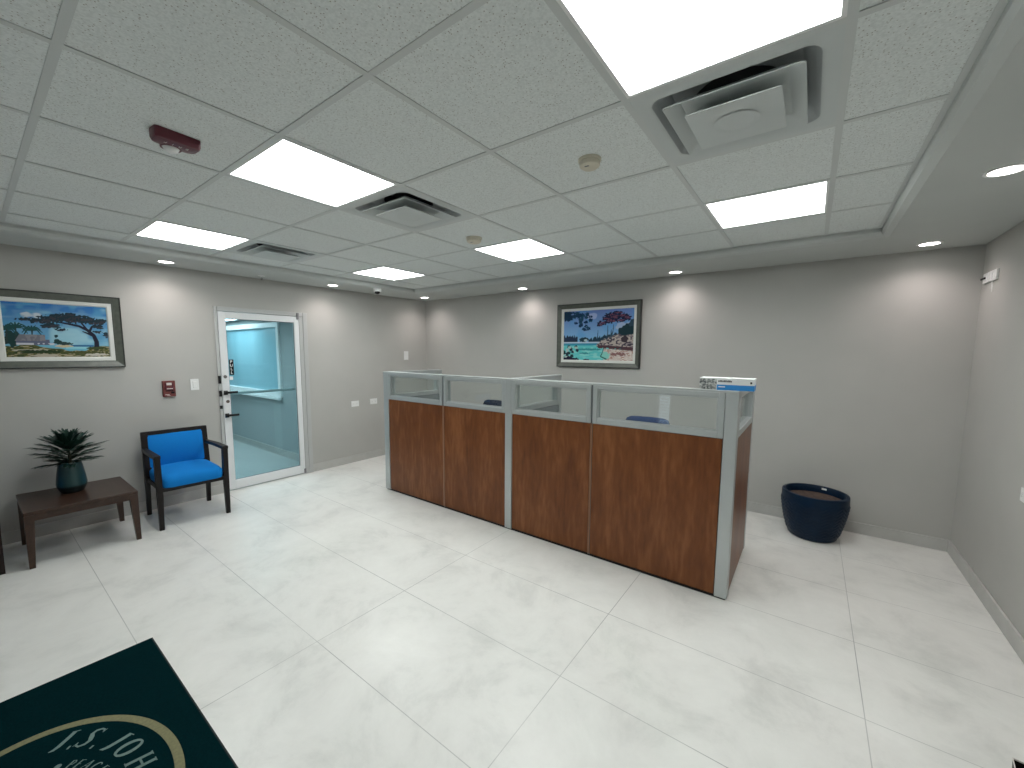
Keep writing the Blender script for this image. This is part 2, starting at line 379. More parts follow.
# the corridor behind the glass door
HY, HX0 = 2.755, -9.2
HW0, HW1, HV0, HV1 = -8.55, -6.19, .885, 1.985
b = B(); box(b, HX0, XL - .15, .2, HY, -.08, 0); box(b, XL - .15, XL, DY0, DY1, -.08, 0); struct('floor.001', b, M['hallfloor'])
b = B()
box(b, HX0, HW0, HY, HY + .12, 0, 2.6); box(b, HW1, XL - .15, HY, HY + .12, 0, 2.6); box(b, HW0, HW1, HY, HY + .12, 0, HV0); box(b, HW0, HW1, HY, HY + .12, HV1, 2.6)
box(b, HX0 - .12, HX0, .08, HY + .12, 0, 2.6); box(b, HX0, XL - .15, .08, .2, 0, 2.6)
struct('wall_hall', b, M['hallwall'])
b = B(); box(b, HX0, XL - .15, .2, HY, 2.06, 2.10); struct('ceiling.001', b, M['soffit'])
hl = thing('added_corridor_light', 'added unseen light panel brightening the corridor just behind the glass door', 'ceiling light', (-6.15, 1.40, 2.06))  # unseen source, added to brighten the corridor
b = B(); frame_bm(b, -.62, .62, -.32, .32, .02, -.004, .012); bmesh.ops.rotate(b, cent=(0, 0, 0), matrix=Matrix.Rotation(PI / 2, 3, 'X'), verts=b.verts); bmesh.ops.translate(b, vec=(0, 0, -.010), verts=b.verts); obj('light_frame', b, M['white'], hl)
b = B(); box(b, -.60, .60, -.30, .30, -.012, -.003); obj('diffuser', b, M['hallpanel'], hl)
hl['group'] = 'added corridor light panels'
dup(hl, (-7.55, 2.30, 2.06), 'added glowing panel standing in for the bright ceiling wedge at the top of the door glass')  # second added panel, its glow stands in for a bright strip of ceiling
b = B(); box(b, HX0, XL - .15, HY - .014, HY, 0, .10, .003); struct('baseboard_hall', b, M['skirt'])
b = B(); frame_bm(b, HW0, HW1, HV0, HV1, .075, HY - .03, HY + .10, .004)
w2 = struct('window_2', b, M['brightwhite'])
b = B(); box(b, HW0 + .07, HW1 - .07, HY + .03, HY + .04, HV0 + .07, HV1 - .07); obj('pane', b, M['filmglass'], w2)
b = B(); box(b, HW0 - .02, HW1 + .02, HY - .07, HY - .03, HV0 - .035, HV0 - .0, .004); obj('window_sill', b, M['brightwhite'], w2)

# ------------------------------------------------------------------ ceiling fixtures
def ceiling_light():
    t = thing('ceiling_light', '', 'ceiling light', (0, 0, ZG), 0, 'square ceiling light panels')
    b = B(); h = P / 2 - .012
    loft(b, [rect(0, 0, .03, h, h), rect(0, 0, .0008, h, h), rect(0, 0, .0008, h - .012, h - .012), rect(0, 0, .006, h - .013, h - .013)], cap=False); obj('light_frame', b, M['white'], t)
    b = B(); box(b, -h + .012, h - .012, -h + .012, h - .012, .006, .012); obj('diffuser', b, M['panel'], t)
    return t
labels = {(-5, 0): 'lit square ceiling panel nearest the left wall, above the left painting and chair', (-2, 0): 'lit square ceiling panel to the right of the red ceiling strobe',
          (1, 0): 'largest lit ceiling panel, cut off by the top of the photo', (-5, 3): 'small far lit ceiling panel near the left end of the counter and dome camera',
          (-2, 3): 'lit ceiling panel above the middle of the counter beside a smoke detector', (1, 3): 'lit ceiling panel above the right end of the counter'}
L0 = None
for (i, j) in lights_ij:
    loc = (GX + P * (i + .5), GY + P * (j + .5), ZG)
    if L0 is None: L0 = ceiling_light(); L0.location = loc; L0['label'] = labels[(i, j)]
    else: dup(L0, loc, labels[(i, j)])

def vent():
    t = thing('air_diffuser', '', 'air vent', (0, 0, ZG), 0, 'square ceiling air diffusers')
    h = P / 2 - .010
    def sq(hh, z, r=.03, n=5):
        pts = []
        for sx, sy, a0 in ((1, -1, -PI / 2), (1, 1, 0), (-1, 1, PI / 2), (-1, -1, PI)):
            for k in range(n + 1):
                a = a0 + PI / 2 * k / n; pts.append((sx * (hh - r) + r * math.cos(a), sy * (hh - r) + r * math.sin(a), z))
        return pts
    b = B(); loft(b, [sq(h, .004, .002), sq(h, .0005, .002), sq(h - .040, -.001, .05), sq(h - .050, .006, .05)], cap=False); obj('face_plate', b, M['vent'], t, True)
    b = B(); loft(b, [sq(h - .050, .006, .05), sq(h - .066, .03, .05), sq(h - .10, .062, .05)], cap=False)
    ring = lambda rr, z: [(rr * math.cos(-PI / 2 + PI / 2 * q + PI / 2 * k / 5 + (.0)), rr * math.sin(-PI / 2 + PI / 2 * q + PI / 2 * k / 5), z) for q in range(4) for k in range(6)]
    loft(b, [sq(h - .10, .062, .05), [(x * (1 + .0001 * n_), y, z) for n_, (x, y, z) in enumerate(ring(.15, .066))]], cap=False); obj('throat', b, M['throat'], t)
    b = B(); lathe(b, [(.15, .064), (.15, .13), (0, .13)], 32); obj('duct_collar', b, M['duct'], t, True)
    b = B(); loft(b, [sq(.160, .020, .012), sq(.207, -.012, .012), sq(.2085, -.010, .012), sq(.162, .0225, .012)]); obj('cone', b, M['vent'], t)
    b = B(); loft(b, [sq(.10, -.008, .01), sq(.146, -.026, .008), sq(.146, -.0285, .008), sq(.09, -.0265, .01)]); lathe(b, [(.05, -.0266), (.075, -.0295), (.062, -.0275), (.0, -.0276)], 24)
    obj('center_plate', b, M['vent'], t)
    return t
vl = {(-5, 1): 'smallest far air diffuser on ceiling, beside the panel nearest the left wall', (-2, 1): 'middle air diffuser on ceiling, between the strobe-side panel and a smoke detector',
      (1, 1): 'large near air diffuser next to the biggest ceiling panel'}
V0 = None
for (i, j) in vents_ij:
    loc = (GX + P * (i + .5), GY + P * (j + .5), ZG)
    if V0 is None: V0 = vent(); V0.location = loc; V0['label'] = vl[(i, j)]
    else: dup(V0, loc, vl[(i, j)])

def downlight():
    t = thing('downlight', '', 'downlight', (0, 0, ZS), 0, 'round recessed downlights in the soffit')
    b = B(); lathe(b, [(.072, 0), (.072, -.004), (.058, -.006), (.055, -.002)], 32); obj('trim_ring', b, M['white'], t, True)
    b = B(); lathe(b, [(.056, -.003), (0, -.003)], 32); obj('lens', b, M['lamp'], t)
    l = bpy.data.lights.new('spot', 'SPOT'); l.energy = SPOT; l.color = (1, .87, .85); l.spot_size = math.radians(146); l.spot_blend = 1.0; l.shadow_soft_size = .05
    o = bpy.data.objects.new('lamp', l); C.collection.objects.link(o); o.parent = t; o.location = (0, 0, -.012)
    return t
D0 = None
for loc, lab in [((.640, 2.820), 'near round downlight above the right wall, cut by the right edge of the photo'),
                 ((.645, 4.320), 'round downlight in the soffit corner above the planter'),
                 ((-1.164, 4.370), 'round downlight right of the painting over the counter'),
                 ((-3.054, 4.375), 'round downlight left of the painting over the counter'),
                 ((-4.800, 4.265), 'round downlight in the far left soffit corner'),
                 ((-4.860, 2.822), 'round downlight beside the dome camera, right of the glass door'),
                 ((-4.885, 1.195), 'round downlight between the left painting and the glass door')]:
    if D0 is None: D0 = downlight(); D0.location = (*loc, ZS); D0['label'] = lab
    else: dup(D0, (*loc, ZS), lab)

def smoke(loc, lab, s):
    t = thing('smoke_detector', lab, 'smoke detector', loc, 0, 'cream ceiling smoke detectors')
    b = B(); lathe(b, [(.054 * s, 0), (.054 * s, -.010), (.050 * s, -.012)], 36); obj('base', b, M['cream'], t, True)
    b = B(); lathe(b, [(.048 * s, -.011), (.050 * s, -.016), (.047 * s, -.032), (.036 * s, -.040), (0, -.041)], 36); h_ = obj('head', b, M['cream'], t, True)
    b = B(); box(b, -.01, .01, -.012 - .02, -.005 - .02, -.0425, -.039, .001); obj('sensor_slot', b, M['grey'], h_)
smoke((-.872, 1.775, ZG + .005), 'nearer cream smoke detector on a tile left of the large air diffuser', .95)
smoke((-2.160, 2.430, ZG + .005), 'farther cream smoke detector beside the panel over the counter', 1.15)

# red strobe on the ceiling (long axis along Y, lens towards the left wall)
st = thing('fire_strobe', 'dark red fire alarm strobe with clear lens on the ceiling tiles', 'fire alarm', (-2.165, .590, ZG + .004), math.radians(4))
b = B()
def stad(hw, hl, z, n=9):
    pts = [(hw, -hl + hw, z)] if 0 else []
    for k in range(n): a = PI * k / (n - 1); pts.append((hw * math.cos(a), hl - hw + hw * math.sin(a), z)) if 0 else None
    out = []
    r_ = hw * .75
    for cx_, cy_, a0 in ((hw - r_ * .35, -hl + r_ * .35, -PI / 2), (hw - r_ * .35, hl - r_ * .35, 0)):
        for k in range(5): a = a0 + PI / 2 * k / 4; out.append((cx_ + r_ * .35 * math.cos(a), cy_ + r_ * .35 * math.sin(a), z))
    for cx_, cy_, a0 in ((-hw + r_, hl - r_, PI / 2), (-hw + r_, -hl + r_, PI)):
        for k in range(5): a = a0 + PI / 2 * k / 4; out.append((cx_ + r_ * math.cos(a), cy_ + r_ * math.sin(a), z))
    return out
loft(b, [stad(.044, .078, 0), stad(.044, .078, -.028), stad(.040, .074, -.038), stad(.030, .064, -.042)]); obj('housing', b, M['maroon'], st, True)
b = B(); lathe(b, [(.030, -.018), (.030, -.040), (.022, -.054), (.010, -.060), (0, -.061)], 24, c=(-.034, -.004)); ln = obj('strobe_lens', b, M['white'], st, True)
ln['label'] = 'clear domed strobe lens'
b = B(); lathe(b, [(.036, -.020), (.036, -.043), (.030, -.043)], 24, c=(-.034, -.004)); obj('lens_bezel', b, M['maroon'], st, True)
for k, ch in enumerate('FIRE'):
    mw = Matrix.Translation((.012, -.036 + k * .024, -.0428)) @ Matrix.Rotation(PI / 2, 4, 'Z') @ Matrix.Rotation(PI, 4, 'Y') @ Matrix.Rotation(PI, 4, 'Z') @ Matrix.Rotation(PI, 4, 'Z')
    text_obj('fire_letter', ch, .022, M['pale'], st, mw)

dc = thing('dome_camera', 'small white dome security camera with black dome under the far left soffit', 'security camera', (-4.665, 3.33, ZS))
b = B(); lathe(b, [(.052, 0), (.052, -.028), (.046, -.036), (.036, -.036)], 32); obj('housing', b, M['white'], dc, True)
b = B(); lathe(b, [(.037, -.034), (.034, -.050), (.022, -.064), (0, -.070)], 28); obj('dome', b, M['blackgloss'], dc, True)
sp = thing('sprinkler_head', 'tiny chrome sprinkler head under the soffit above the glass door', 'sprinkler', (-4.90, 2.02, ZS))
b = B(); lathe(b, [(.035, 0), (.033, -.006), (.012, -.010), (.011, -.022)], 20); obj('escutcheon', b, M['white'], sp, True)
b = B(); tube(b, [(.009, 0, -.02), (.014, 0, -.034), (.004, 0, -.046)], .003, 6); tube(b, [(-.009, 0, -.02), (-.014, 0, -.034), (-.004, 0, -.046)], .003, 6); lathe(b, [(0, -.046), (.016, -.047), (.016, -.049), (0, -.049)], 16); obj('deflector', b, M['chrome'], sp, True)

# ------------------------------------------------------------------ wall devices. Built facing -Y in XZ, then turned onto their wall
def on_left(y, z): return (XL, y, z), PI / 2          # local -Y faces +X
def on_right(y, z): return (XR, y, z), -PI / 2        # local -Y faces -X
def plate(t, w, h, d=.006, m='white'):
    b = B(); box(b, -w / 2, w / 2, -d, -.0005, -h / 2, h / 2, .002); return obj('cover_plate', b, M[m], t)
def switch(loc, rz, lab, w, h):
    t = thing('light_switch', lab, 'light switch', loc, rz); p = plate(t, w, h)
    b = B(); loft(b, [rect(0, 0, 0, w * .22, h * .30), rect(0, 0, .004, w * .20, h * .28)])
    bmesh.ops.rotate(b, cent=(0, 0, 0), matrix=Matrix.Rotation(PI / 2, 3, 'X'), verts=b.verts); bmesh.ops.translate(b, vec=(0, -.006, 0), verts=b.verts); obj('rocker', b, M['white'], t)
l, rz = on_left(1.415, 1.216); switch(l, rz, 'white light switch plate between the red pull station and the glass door', .072, .116)
l, rz = on_left(4.170, 1.506); switch(l, rz, 'white switch plate high on the left wall near the far corner', .085, .135)
def outlet(loc, rz, lab, w=.118, h=.080, group=None):
    t = thing('wall_outlet', lab, 'outlet', loc, rz, group); plate(t, w, h)
    for sx in (-1, 1):
        b = B(); box(b, sx * w * .22 - .017, sx * w * .22 + .017, -.009, -.005, -.014, .014, .003); s_ = obj('socket', b, M['white'], t)
        b = B()
        for dz in (-.006, .006): box(b, sx * w * .22 - .004, sx * w * .22 + .005, -.0098, -.0088, dz - .001, dz + .001)
        obj('slot', b, M['print'], s_)
l, rz = on_left(3.253, .831); outlet(l, rz, 'white wall outlet on left wall, nearer the glass door', group='white outlets low on the left wall')
l, rz = on_left(3.555, .838); outlet(l, rz, 'white wall outlet on left wall, nearer the counter end', group='white outlets low on the left wall')
l, rz = on_right(3.39, .808); outlet(l, rz, 'white outlet on the right wall cut by the photo edge', .11, .075)
l, rz = on_right(4.38, 2.126)
t = thing('wall_plate', 'white double wall plate high on the right wall beside the corner', 'wall plate', l, rz)
for x0, x1 in ((-.135, -.006), (.006, .135)):
    b = B(); box(b, x0, x1, -.014, -.0005, -.036, .036, .003); p_ = obj('cover_plate', b, M['white'], t)
    b = B(); box(b, (x0 + x1) / 2 - .045, (x0 + x1) / 2 - .008, -.0155, -.0135, -.022, .022, .002); box(b, (x0 + x1) / 2 + .008, (x0 + x1) / 2 + .045, -.0155, -.0135, -.022, .022, .002); obj('insert', b, M['paper'], p_)
b = B(); box(b, -.150, -.07, -.024, -.0145, -.006, .006, .002); obj('black_slot', b, M['black'], t)
b = B(); tube(b, [(.045, -.008, -.036), (.046, -.006, -.075), (.045, -.005, -.11)], .003, 6); obj('wire', b, M['white'], t)

l, rz = on_left(1.200, 1.188)
t = thing('fire_pull_station', 'dark red manual fire pull station on the left wall', 'fire alarm', l, rz)
b = B(); box(b, -.050, .050, -.030, -.0005, -.080, .080, .005); obj('housing', b, M['pull'], t)
b = B(); box(b, -.033, .033, -.046, -.030, -.012, .018, .004); box(b, -.033, -.022, -.040, -.030, .018, .056, .002); box(b, .022, .033, -.040, -.030, .018, .056, .002); hd = obj('pull_handle', b, M['maroon'], t)
b = B(); box(b, -.020, .020, -.033, -.0295, .036, .060); obj('white_marking', b, M['pale'], t)
b = B(); box(b, -.024, .024, -.0475, -.0455, -.002, .006); obj('white_marking', b, M['pale'], t)
b = B(); box(b, -.030, .030, -.0335, -.0295, -.024, -.016); box(b, .012, .038, -.034, -.0295, -.048, -.030, .002); obj('key_lock', b, M['black'], t)
b = B(); box(b, -.036, -.002, -.032, -.0295, -.060, -.054); box(b, -.02, .004, -.032, -.0295, -.070, -.066); obj('small_print', b, M['pale'], t)

# ------------------------------------------------------------------ paintings: colours per mesh point, as brushed
def vnoise(u, v, s, seed):
    rs = np.random.RandomState(seed); g = rs.rand(64, 64); x = (u * s) % 63; y = (v * s) % 63
    xi = x.astype(int); yi = y.astype(int); fx = x - xi; fy = y - yi; fx = fx * fx * (3 - 2 * fx); fy = fy * fy * (3 - 2 * fy)
    a = g[yi, xi]; b_ = g[yi, (xi + 1) % 64]; c = g[(yi + 1) % 64, xi]; d = g[(yi + 1) % 64, (xi + 1) % 64]
    return (a * (1 - fx) + b_ * fx) * (1 - fy) + (c * (1 - fx) + d * fx) * fy
class Paint:
    def __init__(s, nx, ny, asp):
        s.nx, s.ny, s.asp = nx, ny, asp; u, v = np.meshgrid(np.linspace(0, 1, nx), np.linspace(0, 1, ny)); s.u, s.v = u, v
        s.c = np.zeros((ny, nx, 3)); s.n = lambda sc, seed, st=1: vnoise(u * asp, v * st, sc, seed)
        s.rs = np.random.RandomState(3)
    def put(s, mask, col, a=1.0):
        m = np.clip(mask, 0, 1)[..., None] * a; s.c = s.c * (1 - m) + np.array(col) * m
    def blob(s, cx, cy, rx, ry, col, rag=.5, sc=30, seed=1, a=1.0, rot=0, soft=6):
        du = s.u - cx; dv = s.v - cy
        if rot: cr, sr = math.cos(rot), math.sin(rot); du, dv = du * cr + dv * sr / s.asp, -du * sr * s.asp + dv * cr
        d = (du / rx) ** 2 + (dv / ry) ** 2 + (s.n(sc, seed) - .5) * 2 * rag
        s.put((1 - d) * soft, col, a)
    def stroke(s, pts, w0, w1, col):
        for k in range(60):
            t = k / 59 * (len(pts) - 1); i = min(int(t), len(pts) - 2); f = t - i
            x = pts[i][0] * (1 - f) + pts[i + 1][0] * f; y = pts[i][1] * (1 - f) + pts[i + 1][1] * f; w = w0 + (w1 - w0) * k / 59
            d = ((s.u - x) * s.asp) ** 2 + (s.v - y) ** 2; s.put((1 - d / (w * w)) * 4, col)
    def mesh(s, name, w, h, y, parent):
        nx, ny = s.nx, s.ny
        me = bpy.data.meshes.new(name)
        X = (s.u - .5) * w; Z = (s.v - .5) * h
        co = np.stack([X, np.full_like(X, y), Z], -1).reshape(-1, 3)
        idx = np.arange(nx * ny).reshape(ny, nx); f = np.stack([idx[:-1, :-1], idx[:-1, 1:], idx[1:, 1:], idx[1:, :-1]], -1).reshape(-1, 4)
        me.from_pydata(co.tolist(), [], f.tolist())
        ca = me.color_attributes.new('brushwork', 'FLOAT_COLOR', 'POINT')
        rgba = np.ones((nx * ny, 4), np.float32); rgba[:, :3] = np.clip(s.c, 0, 1).reshape(-1, 3); ca.data.foreach_set('color', rgba.ravel())
        m = mat(name + '_paint', (.5, .5, .5), .7, spec=.12); N, L = nt(m); at = N.new('ShaderNodeAttribute'); at.attribute_name = 'brushwork'; L.new(at.outputs['Color'], N['Principled BSDF'].inputs['Base Color'])
        me.materials.append(m); o = bpy.data.objects.new(name, me); C.collection.objects.link(o); o.parent = parent; return o
def picture(label, loc, rz, w, h, fw, lw, paint):
    t = thing('framed_painting', label, 'painting', loc, rz, 'framed beach paintings')
    b = B(); profile_frame(b, -w / 2, w / 2, -h / 2, h / 2, [(0, -.001), (0, -.030), (.006, -.038), (.014, -.034), (fw * .45, -.030), (fw * .8, -.022), (fw - .004, -.020), (fw, -.012)]); fr = obj('frame', b, M['frame'], t)
    b = B(); profile_frame(b, -w / 2, w / 2, -h / 2, h / 2, [(-.0005, -.002), (-.0005, -.031), (.0055, -.039), (.010, -.037)]); obj('frame_lip', b, M['framelip'], fr)
    b = B(); profile_frame(b, -w / 2 + fw, w / 2 - fw, -h / 2 + fw, h / 2 - fw, [(0, -.016), (lw * .8, -.014), (lw, -.008), (lw + .002, -.004)]); obj('liner', b, M['liner'], t)
    m_ = fw + lw; paint.mesh('canvas', w - 2 * m_ + .004, h - 2 * m_ + .004, -.006, t)
    b = B(); box(b, -w / 2 + .01, w / 2 - .01, -.004, -.0008, -h / 2 + .01, h / 2 - .01); obj('backing', b, M['framelip'], t)

# left picture: spreading shore tree, palms and a cottage
p = Paint(240, 170, 1.36); u, v = p.u, p.v
n1 = p.n(9, 11, 1.6); t_ = np.clip(v, 0, 1)[..., None]
p.c[:] = np.array((.22, .48, .62)) * (1 - t_) + np.array((.03, .15, .42)) * t_
p.put((n1 - .45) * 3 * (v > .3), (.09, .30, .50), .8); p.put((p.n(6, 5, 3) - .55) * 2.5, (.30, .50, .60), .5)
p.blob(.29, .79, .10, .06, (.55, .60, .63), .9, 14, 2, .9, soft=2); p.blob(.24, .76, .06, .04, (.5, .56, .6), .9, 18, 5, .7, soft=2); p.blob(.62, .42, .27, .20, (.36, .60, .68), .6, 10, 8, .75, soft=1.2)
p.put((.245 - np.abs(v - .0)) * 40, (.16, .44, .58))                                      # sea
p.put(((v > .205) & (v < .235) & (u > .60) & (u < .83)) * 1.0, (.02, .10, .26)); p.put(((v < .205) & (v > .165) & (u > .55)) * 1.0, (.26, .58, .66))
gl = .20 + .03 * np.sin(u * 9) + (n1 - .5) * .06 - .08 * np.exp(-((u - .68) / .13) ** 2)
p.put((gl - v) * 60, (.16, .15, .05)); g2 = p.n(26, 21, 3); p.put((gl - v) * 60 * (g2 > .55), (.05, .07, .03), .9); p.put((gl - v) * 60 * (g2 < .33), (.42, .36, .26), .8)
p.blob(.53, .21, .09, .025, (.55, .46, .30), .4, 20, 4); p.blob(.22, .13, .18, .02, (.44, .42, .34), .5, 30, 6); p.blob(.35, .03, .14, .03, (.42, .38, .30), .5, 30, 7); p.blob(.85, .05, .12, .03, (.50, .48, .42), .6, 40, 9)
p.blob(.30, .105, .24, .035, (.03, .05, .025), .6, 40, 14); p.blob(.7, .09, .22, .03, (.07, .08, .03), .7, 40, 15)
p.blob(.07, .34, .10, .14, (.02, .05, .05), .7, 24, 31)                                    # palm growth
for cx_, cy_, R_ in ((.11, .54, .11), (.03, .50, .09), (.25, .50, .09)):
    for k in range(9):
        a = PI * (k / 8) * 1.3 - .45
        p.stroke([(cx_, cy_), (cx_ + R_ * .6 * math.cos(a), cy_ + R_ * .6 * math.sin(a) + .02), (cx_ + R_ * math.cos(a), cy_ + R_ * 1.1 * math.sin(a) - .05)], .016, .006, (.02, .07, .07))
    p.stroke([(cx_, cy_), (cx_ - .01, .25)], .010, .012, (.03, .05, .05))
p.put(((v > .23) & (v < .33) & (u > .10) & (u < .40)) * 1.0, (.12, .13, .20)); p.put(((v > .225) & (v < .265) & (u > .10) & (u < .44)) * 1.0 * (p.n(30, 3, .2) > .38), (.55, .56, .62))
rl = (u > .09 + (v - .30) * .35) & (u < .36 - (v - .30) * .0) & (v > .30) & (v < .42); p.put(rl * 1.0, (.17, .17, .20)); p.put(rl * (p.n(46, 8, .6) > .6) * 1.0, (.26, .25, .27), .7)
p.blob(.48, .29, .045, .05, (.02, .05, .05), .6, 40, 17); p.blob(.55, .26, .07, .03, (.03, .06, .06), .6, 40, 18); p.blob(.465, .40, .02, .03, (.02, .05, .06), .5, 40, 19)
tr = (.020, .020, .035)
p.stroke([(.86, .17), (.865, .30), (.84, .43), (.78, .53), (.70, .60), (.58, .64), (.45, .68)], .040, .014, tr); p.stroke([(.80, .50), (.83, .60), (.90, .68)], .022, .010, tr); p.stroke([(.83, .42), (.76, .48), (.73, .50)], .020, .009, tr); p.stroke([(.78, .53), (.72, .68), (.66, .74)], .018, .008, tr)
for (x, y, a, h_) in ((.22, .69, .10, .035), (.33, .67, .10, .05), (.42, .71, .12, .07), (.50, .75, .14, .06), (.57, .78, .13, .05), (.63, .72, .13, .07), (.70, .76, .13, .06), (.78, .74, .10, .06), (.86, .68, .10, .05), (.93, .72, .07, .04), (.90, .60, .06, .04), (.88, .50, .05, .03), (.40, .58, .09, .035), (.52, .53, .06, .03), (.45, .61, .07, .03), (.62, .82, .06, .03), (.97, .44, .03, .05)):
    p.blob(x, y, a, h_, (.020, .038, .050), 1.0, 44, int(x * 97)); p.blob(x + .01, y - .015, a * .7, h_ * .5, (.07, .05, .06), 1.0, 60, int(x * 131), .5, soft=3)
p.blob(.86, .175, .10, .03, (.05, .07, .03), .5, 40, 41)
picture('dark-framed painting of a spreading shore tree and cottage on the left wall', (XL, .5035, 1.7285), PI / 2, .783, .629, .060, .034, p)

# right picture: turquoise cove under a pink-leaved tree
p = Paint(260, 180, 1.55); u, v = p.u, p.v
t_ = np.clip((v - .4) / .6, 0, 1)[..., None]; p.c[:] = np.array((.20, .42, .66)) * (1 - t_) + np.array((.14, .22, .52)) * t_
p.put((p.n(5, 2, 2) - .5) * 3, (.10, .32, .62), .6); p.blob(.42, .88, .09, .07, (.34, .42, .66), .6, 14, 3); p.blob(.87, .66, .12, .08, (.34, .44, .62), .6, 16, 4)
p.put((.36 - v) * 60, (.12, .55, .56)); p.put((p.n(12, 6, 4) - .5) * 4 * (v < .34), (.30, .70, .66), .7); p.put(((v > .30) & (v < .345)) * 1., (.03, .24, .40), .85); p.blob(.4, .22, .2, .02, (.05, .30, .32), .8, 40, 5); p.blob(.33, .14, .1, .015, (.05, .28, .30), .8, 40, 6)
p.put(((v > .345) & (v < .37)) * 1., (.48, .58, .70))
tl = .44 + .10 * p.n(50, 9, .1); p.put((tl - v) * 50 * (u < .22) * (v > .37), (.02, .035, .07))
p.blob(.31, .415, .07, .05, (.02, .05, .07), .4, 40, 7); p.blob(.34, .40, .025, .025, (.40, .52, .55), .4, 40, 8)
tl = .40 + .10 * np.clip((u - .38) / .4, 0, 1) + .08 * p.n(50, 12, .1); p.put((tl - v) * 50 * (u > .38) * (v > .37), (.02, .045, .07))
p.stroke([(.51, .42), (.515, .60)], .012, .004, (.02, .04, .07))
p.blob(.94, .56, .14, .14, (.015, .04, .05), .5, 20, 13); p.blob(.98, .72, .06, .07, (.03, .06, .09), .6, 30, 14)
rk = .34 + .17 * np.clip((u - .50) / .22, 0, 1) + .05 * (p.n(16, 15) - .5); m_ = (rk - v) * 40 * (u > .5) * (v > .27 - .12 * (u - .5)); p.put(m_, (.24, .21, .22)); g3 = p.n(34, 16, 1.5); p.put(m_ * (g3 > .56), (.44, .38, .34)); p.put(m_ * (g3 < .34), (.06, .05, .07))
p.put(((v < .31 - .10 * (u - .5)) & (v > .25 - .14 * (u - .5)) & (u > .52)) * 1.0 * (g3 > .25), (.09, .045, .055))
p.blob(.88, .42, .05, .07, (.05, .04, .05), .6, 30, 18)
sd = .26 - .12 * (u - .5); m_ = (sd - v) * 40 * (u > .58 + .30 * np.clip(.16 - v, -1, 1) * -1 + .0) * (u > .6); p.put(m_, (.58, .50, .46)); p.put(m_ * (p.n(26, 19, 3) > .62), (.40, .22, .18)); p.put(m_ * (p.n(40, 20, 3) < .3), (.70, .64, .58))
p.blob(.80, .13, .13, .035, (.25, .13, .13), .9, 44, 21)
p.blob(.62, .10, .07, .08, (.24, .60, .54), .4, 30, 24); p.stroke([(.60, .24), (.58, .14), (.56, .08), (.64, .03)], .008, .014, (.03, .14, .14))
for q in range(26):
    x = p.rs.rand() * .22; y = p.rs.rand() * .30; p.blob(x, y, .025, .03, ((.02, .04, .06), (.40, .52, .50), (.015, .05, .05))[q % 3], .8, 60, q)
p.blob(.10, .02, .13, .05, (.02, .02, .04), .6, 40, 27); p.blob(.36, .01, .06, .02, (.02, .03, .05), .6, 40, 28)
for q in range(64):
    a = p.rs.rand() ** 1.3; x = a * .42; y = .97 - .34 * (.3 + a) * p.rs.rand(); p.blob(x, y, .026, .026, ((.012, .04, .10), (.02, .07, .13))[q % 2], 1.0, 60, q + 60)
p.blob(.06, .90, .08, .10, (.012, .04, .08), .7, 30, 30); p.blob(.20, .90, .08, .04, (.015, .05, .10), 1.0, 44, 33)
for a, b_ in (((.64, .42), (.65, .68)), ((.70, .44), (.73, .70)), ((.68, .44), (.70, .60))): p.stroke([a, ((a[0] + b_[0]) / 2 + .008, (a[1] + b_[1]) / 2), b_], .012, .006, (.03, .06, .09))
for (x, y, a, h_) in ((.58, .74, .07, .04), (.64, .82, .08, .05), (.70, .88, .09, .05), (.78, .92, .07, .03), (.76, .84, .10, .06), (.84, .86, .08, .05), (.90, .82, .06, .05), (.70, .77, .09, .05), (.54, .70, .04, .03), (.82, .77, .07, .03)):
    p.blob(x, y, a, h_, (.018, .022, .055), 1.0, 50, int(x * 91)); p.blob(x + .01, y + .004, a * .7, h_ * .5, (.20, .075, .12), 1.1, 60, int(x * 77), .75, soft=3)
picture('dark-framed painting of a turquoise cove on the back wall above the counter', ((-2.640 - 1.563) / 2, YB, 1.780), 0, 1.077, .776, .056, .030, p)

